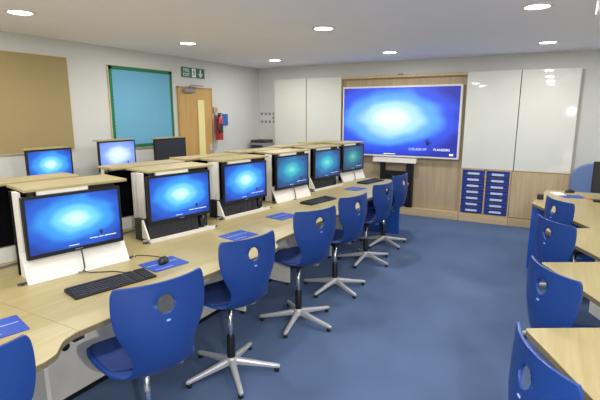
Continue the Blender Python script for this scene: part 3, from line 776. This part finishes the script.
def make_chair(label):
    t = thing('swivel_chair', label, 'chair', group='blue swivel chairs')
    NS, NT = 64, 34
    b = MB(); bm = b.bm
    g = [[bm.verts.new(shell_pt(i/NS, -1 + 2*j/NT)) for j in range(NT+1)] for i in range(NS+1)]
    hc, hr = Vector((0.0, 0.872)), (0.040, 0.040)
    def inside(v): return ((v.co.x-hc.x)/hr[0])**2 + ((v.co.z-hc.y)/hr[1])**2 < 1 and v.co.y < -0.1
    kill = []
    for i in range(NS):
        for j in range(NT):
            vs = (g[i][j], g[i][j+1], g[i+1][j+1], g[i+1][j])
            f = bm.faces.new(vs)
            if sum(inside(v) for v in vs) >= 2: kill.append(f)
    bmesh.ops.delete(bm, geom=kill, context='FACES')
    for v in bm.verts:
        if v.is_boundary and v.co.z > 0.78 and abs(v.co.x) < 0.09 and v.co.z < 0.945 and v.co.y < -0.18:
            dx, dz = (v.co.x-hc.x)/hr[0], (v.co.z-hc.y)/hr[1]; L = math.hypot(dx, dz)
            if 0 < L < 2: v.co.x = hc.x + dx/L*hr[0]; v.co.z = hc.y + dz/L*hr[1]
    o = b.build('shell', M['shell'], t, smooth=True)
    so = o.modifiers.new('Solidify', 'SOLIDIFY'); so.thickness = 0.013; so.offset = 0; 
    bv = o.modifiers.new('Bevel', 'BEVEL'); bv.width = 0.004; bv.segments = 2; bv.limit_method = 'ANGLE'; bv.angle_limit = R(50)
    # seat pad
    b = MB(); bm = b.bm; A, Bn = 24, 20
    def padpt(i, j, up):
        s = 0.60 + 0.34*i/A; tt = (-1 + 2*j/Bn) * 0.90
        p = shell_pt(s, tt); p.z += up
        return p
    top = [[bm.verts.new(padpt(i, j, 0.013)) for j in range(Bn+1)] for i in range(A+1)]
    bot = [[bm.verts.new(padpt(i, j, 0.0045)) for j in range(Bn+1)] for i in range(A+1)]
    for i in range(A):
        for j in range(Bn):
            bm.faces.new((top[i][j], top[i][j+1], top[i+1][j+1], top[i+1][j]))
            bm.faces.new((bot[i][j], bot[i+1][j], bot[i+1][j+1], bot[i][j+1]))
    for i in range(A):
        bm.faces.new((top[i][0], top[i+1][0], bot[i+1][0], bot[i][0])); bm.faces.new((top[i][Bn], bot[i][Bn], bot[i+1][Bn], top[i+1][Bn]))
    for j in range(Bn):
        bm.faces.new((top[0][j], bot[0][j], bot[0][j+1], top[0][j+1])); bm.faces.new((top[A][j], top[A][j+1], bot[A][j+1], bot[A][j]))
    b.build('seat_pad', M['pad'], t, smooth=True)
    # small moulded badge below the hole
    MB().box(-0.009, 0.009, -0.2765, -0.262, 0.800, 0.807).build('badge', M['mat_white'], t)
    MB().box(-0.09, 0.09, -0.06, 0.12, 0.468, 0.494).cyl((0, 0, 0.444), (0, 0, 0.469), 0.032).build('seat_plate', M['black'], t, bevel=0.006)
    f = MB().tube([(0.03, 0.0, 0.474), (0.10, -0.03, 0.468), (0.135, -0.05, 0.458)], 0.007)
    f.box(0.115, 0.165, -0.068, -0.042, 0.450, 0.462).build('height_lever', M['grey'], t, bevel=0.003)
    MB().cyl((0, 0, 0.12), (0, 0, 0.469), 0.0145).build('gas_piston', M['chrome'], t, smooth=True)
    smooth_angle(MB().lathe([(0.027, 0.085), (0.027, 0.255), (0.022, 0.265)]).build('column_sleeve', M['black'], t))
    smooth_angle(MB().lathe([(0.03, 0.05), (0.042, 0.06), (0.042, 0.10), (0.034, 0.112)]).build('hub', M['silver'], t))
    for k in range(5):
        a = R(90 + 72*k); T = Matrix.Rotation(a, 4, 'Z')
        f = MB(); bm = f.bm
        secs = [(0.03, 0.021, 0.062, 0.104), (0.12, 0.019, 0.052, 0.086), (0.22, 0.0165, 0.040, 0.066), (0.305, 0.015, 0.030, 0.052), (0.322, 0.010, 0.030, 0.046)]
        rg = []
        for x, w, z0, z1 in secs:
            rg.append([bm.verts.new(T @ Vector(p)) for p in ((x, -w, z0), (x, w, z0), (x, w, (z0+2*z1)/3), (x, w*0.6, z1), (x, -w*0.6, z1), (x, -w, (z0+2*z1)/3))])
        for p, q in zip(rg, rg[1:]):
            for i in range(6): bm.faces.new((p[i], p[(i+1) % 6], q[(i+1) % 6], q[i]))
        bm.faces.new(rg[0][::-1]); bm.faces.new(rg[-1])
        L = f.build('base_arm', M['silver'], t, bevel=0.002)
        gp = T @ Vector((0.30, 0, 0))
        MB().lathe([(0.015, 0), (0.017, 0.004), (0.016, 0.026), (0.010, 0.031)], 16, gp).build('glide', M['black'], L, smooth=True)
    return t

def face(dx, dy): return math.atan2(dy, dx) - math.pi/2
cinfo = [((0.605, 1.67), -16, 0.03, 10, 'blue chair cut off at the bottom left corner'),
         ((1.36, 1.605), -18, 0.035, 20, 'blue chair tucked in at the nearest keyboard, second from the left'),
         ((2.165, 1.725), -16, 0.005, 10, 'blue chair in front of the second monitor, whole silver star base in view'),
         ((3.03, 1.70), -22, 0.015, 50, 'blue chair in front of the third monitor, fourth from the left'),
         ((3.82, 1.735), -15, -0.015, 23, 'blue chair in front of the fourth, teal monitor'),
         ((4.755, 1.775), -12, -0.035, 30, 'blue chair in front of the fifth monitor, second from the far end'),
         ((5.52, 1.82), -8, -0.035, 12, 'farthest blue chair of the left row, beside the blue end panel')]
rinfo = [((4.765, -0.29), 0.52, -0.05, 'farthest blue chair of the right row, before the blue desk panel'),
         ((3.70, -0.245), 0.575, -0.02, 'second farthest blue chair of the right row'),
         ((2.605, -0.243), 0.54, -0.035, 'second nearest blue chair of the right row'),
         ((1.635, -0.228), 0.45, -0.02, 'nearest blue chair of the right row, cut off at the bottom')]
UPPER = ('shell', 'seat_pad', 'badge', 'seat_plate', 'height_lever', 'gas_piston')
ch = make_chair(cinfo[0][4])
jobs = [(p, R(a), dz, br, lb) for p, a, dz, br, lb in cinfo] + [(p, face(fx, -math.sqrt(1-fx*fx)), dz, 15*i, lb) for i, (p, fx, dz, lb) in enumerate(rinfo)]
copies = [ch] + [dup(ch, (0, 0, 0), 0, j[4]) for j in jobs[1:]]
for o, (p, a, dz, br, lb) in zip(copies, jobs):
    o.location = (p[0], p[1], 0); o.rotation_euler = (0, 0, a)
    for c in o.children:                       # each chair at its own height on the gas piston, its base turned its own way
        if c.name.split('.')[0] in UPPER: c.location.z = dz
        elif c.name.startswith('base_arm'): c.rotation_euler = (0, 0, R(br))

# ------------------------------------------------------------------ right hand desks
e = Vector((-0.891, -0.454)); r = Vector((0.5, -0.866)); nrm = Vector((0.454, -0.891))
P = [Vector(p) for p in ((5.41, 0.13), (4.24, 0.0), (3.24, -0.01), (2.165, 0.03), (1.15, 0.02))]
def isect(p, d, q, f):
    den = d.x*f.y - d.y*f.x; s = ((q.x-p.x)*f.y - (q.y-p.y)*f.x) / den
    return p + d*s
V = [isect(P[k], e, P[k+1], r) for k in range(4)]
YE = -1.75
def down(p): return p + r * ((YE - p.y) / r.y)
rd = ['right hand desk carrying a black monitor, topmost in the view',
      'right hand desk behind the second farthest chair of that row',
      'right hand desk behind the second nearest chair of that row',
      'right hand desk at the bottom right corner of the view']
for k in range(4):
    if k == 0: poly = [Vector((6.46, YE)), Vector((6.46, 0.0)), P[0], V[0], down(V[0])]; rad = [0, 0.02, 0.03, 0, 0]
    else: poly = [down(V[k-1]), V[k-1], P[k], V[k], down(V[k])]; rad = [0, 0, 0.02, 0, 0]
    pts = [(p.x, p.y) for p in poly]
    # shrink a hair so neighbours do not touch
    cx_ = sum(p[0] for p in pts)/5; cy_ = sum(p[1] for p in pts)/5
    pts = fillet([(cx_+(p[0]-cx_)*0.999, cy_+(p[1]-cy_)*0.999) for p in pts], rad)
    t = thing('student_desk', rd[k], 'desk', (cx_, cy_, 0))
    q = [(p[0]-cx_, p[1]-cy_) for p in pts]
    MB().prism(q, ZD-0.004, ZD).build('desktop', M['desk'], t)
    MB().prism(q, ZD-0.028, ZD-0.004).build('shaded_edge_band', M['edge'], t)
    a = P[k] + nrm*0.45 + e*0.05; b2 = V[k] + nrm*0.45 - e*0.10
    d = (b2 - a); L = d.length; ang = math.atan2(d.y, d.x)
    T = Matrix.Translation((a.x-cx_, a.y-cy_, 0)) @ Matrix.Rotation(ang, 4, 'Z')
    if k: MB().box(0, L, -0.009, 0.009, 0.0, ZD-0.03, T).build('modesty_panel', M['skirt'], t)
    for s in (0.06, L-0.06):
        T2 = T @ Matrix.Translation((s, 0, 0))
        if k: MB().box(-0.018, 0.018, 0.012, 0.35, 0.0, ZD-0.03, T2).build('gable_leg', M['skirt'], t)
    if k == 0:
        MB().box(5.40-cx_, 5.425-cx_, -0.95-cy_, 0.122-cy_, 0.0, ZD-0.03).build('end_panel', M['blue_panel'], t, bevel=0.002)
        MB().box(6.40-cx_, 6.42-cx_, -1.6-cy_, -0.05-cy_, 0.0, ZD-0.03).build('gable_leg', M['skirt'], t)

# things on the teacher's desk
t = thing('cable_box', 'small black box on the near corner of the far right desk', 'cable box', (5.72, 0.055, ZD))
MB().box(-0.05, 0.05, -0.032, 0.032, 0, 0.055).build('box_body', M['black'], t, bevel=0.005)
MB().box(-0.052, -0.05, -0.02, 0.02, 0.015, 0.04).build('socket_face', M['dark'], t)
o = MB().box(-0.10, 0.10, -0.06, 0.06, 0, 0.012).build('paper_stack', M['paper'], None, (6.15, -0.12, ZD), R(20)); tag(o, 'small white stack of paper on the far right desk', 'paper')
t = thing('mouse_mat', 'blue mouse mat on the far right desk, before the black monitor', 'mouse mat', (6.05, -0.27, ZD), R(-70))
MB().prism(fillet([(-0.12, -0.10), (0.12, -0.10), (0.12, 0.10), (-0.12, 0.10)], 0.012), 0, 0.003).build('mat', M['mat_blue'], t)
k = dup(ms, (6.36, -0.25, ZD+0.002), R(30), 'black mouse at the far edge of the right hand desk')
t = thing('monitor', 'black monitor seen from behind at the right edge', 'monitor', (6.16, -0.735, ZD), R(90))
w, h = 0.29, 0.36
MB().box(-w, w, 0.0, 0.045, 0.055, 0.055+h).build('back_casing', M['black'], t, bevel=0.012)
MB().box(-w+0.014, w-0.014, -0.003, 0.0, 0.07, 0.04+h).build('screen', M['off_screen'], t)
MB().box(-0.04, 0.04, 0.046, 0.07, 0.005, 0.25).build('neck', M['black'], t)
MB().box(-0.12, 0.12, -0.06, 0.12, 0, 0.008).build('stand_foot', M['black'], t, bevel=0.003)
t = thing('keyboard', 'dark keyboard on the far right desk at the edge of the view', 'keyboard', (5.86, -0.66, ZD), R(90))
MB().profile([(-0.075, 0), (0.075, 0), (0.075, 0.020), (-0.075, 0.011)], -0.2, 0.2).build('keyboard_body', M['black'], t, bevel=0.003)
o = MB().box(-0.05, 0.05, -0.02, 0.02, 0, 0.018).build('pencil_case', M['tan'], None, (5.98, -0.42, ZD), R(30)); tag(o, 'small tan pencil case beside the black monitor at the right edge', 'pencil case')

# teacher's chair
t = thing('office_chair', 'soft blue office chair with a rounded back behind the right hand desk', 'chair', (6.85, -0.54, 0), R(90))
b = MB()
pol = []
for i in range(25):
    a = math.pi * i / 24
    pol.append((0.27*math.cos(a), 0.80 + 0.235*math.sin(a)**0.8 if math.sin(a) > 0 else 0.80))
pol = [(0.24, 0.56), (0.27, 0.70)] + pol + [(-0.27, 0.70), (-0.24, 0.56)]
b.prism(pol, -0.035, 0.035, Matrix.Translation((0, -0.22, 0)) @ UP)
b.build('backrest', M['fabric'], t, bevel=0.022, seg=4)
MB().prism(fillet([(-0.24, -0.2), (0.24, -0.2), (0.25, 0.25), (-0.25, 0.25)], 0.07), 0.43, 0.51).build('seat', M['fabric'], t, bevel=0.02, seg=3)
MB().box(-0.03, 0.03, -0.27, -0.256, 0.40, 0.75).box(-0.03, 0.03, -0.26, 0.0, 0.40, 0.425).build('back_support', M['black'], t)
MB().cyl((0, 0, 0.10), (0, 0, 0.43), 0.025).build('column', M['black'], t)
for k in range(5):
    T = Matrix.Rotation(R(72*k), 4, 'Z')
    L = MB().box(0.02, 0.29, -0.018, 0.018, 0.06, 0.095, T).build('base_arm', M['black'], t)
    p = T @ Vector((0.28, 0, 0.03)); q = T @ Vector((0.28, 0.03, 0.03))
    MB().cyl(p, q, 0.03).build('castor', M['black'], L)

# ------------------------------------------------------------------ camera, world, colour
cam = bpy.data.cameras.new('camera'); co = bpy.data.objects.new('camera', cam); C.objects.link(co)
cam.sensor_width = 36.0; cam.lens = 27.0; cam.clip_start = 0.05
co.location = (0, 0, 1.70); co.rotation_euler = (R(90 - 11.065), 0, R(29.08 - 90))
sc.camera = co
w = bpy.data.worlds.new('world'); sc.world = w; w.use_nodes = True
w.node_tree.nodes['Background'].inputs['Color'].default_value = (0.6, 0.65, 0.7, 1)
w.node_tree.nodes['Background'].inputs['Strength'].default_value = 0.3
sc.view_settings.view_transform = 'Standard'; sc.view_settings.look = 'None'
sc.view_settings.exposure = 0.10; sc.view_settings.gamma = 1.0; sc.view_settings.use_curve_mapping = False
try:
    sc.cycles.use_denoising = True; sc.cycles.max_bounces = 8; sc.cycles.diffuse_bounces = 5
except Exception: pass
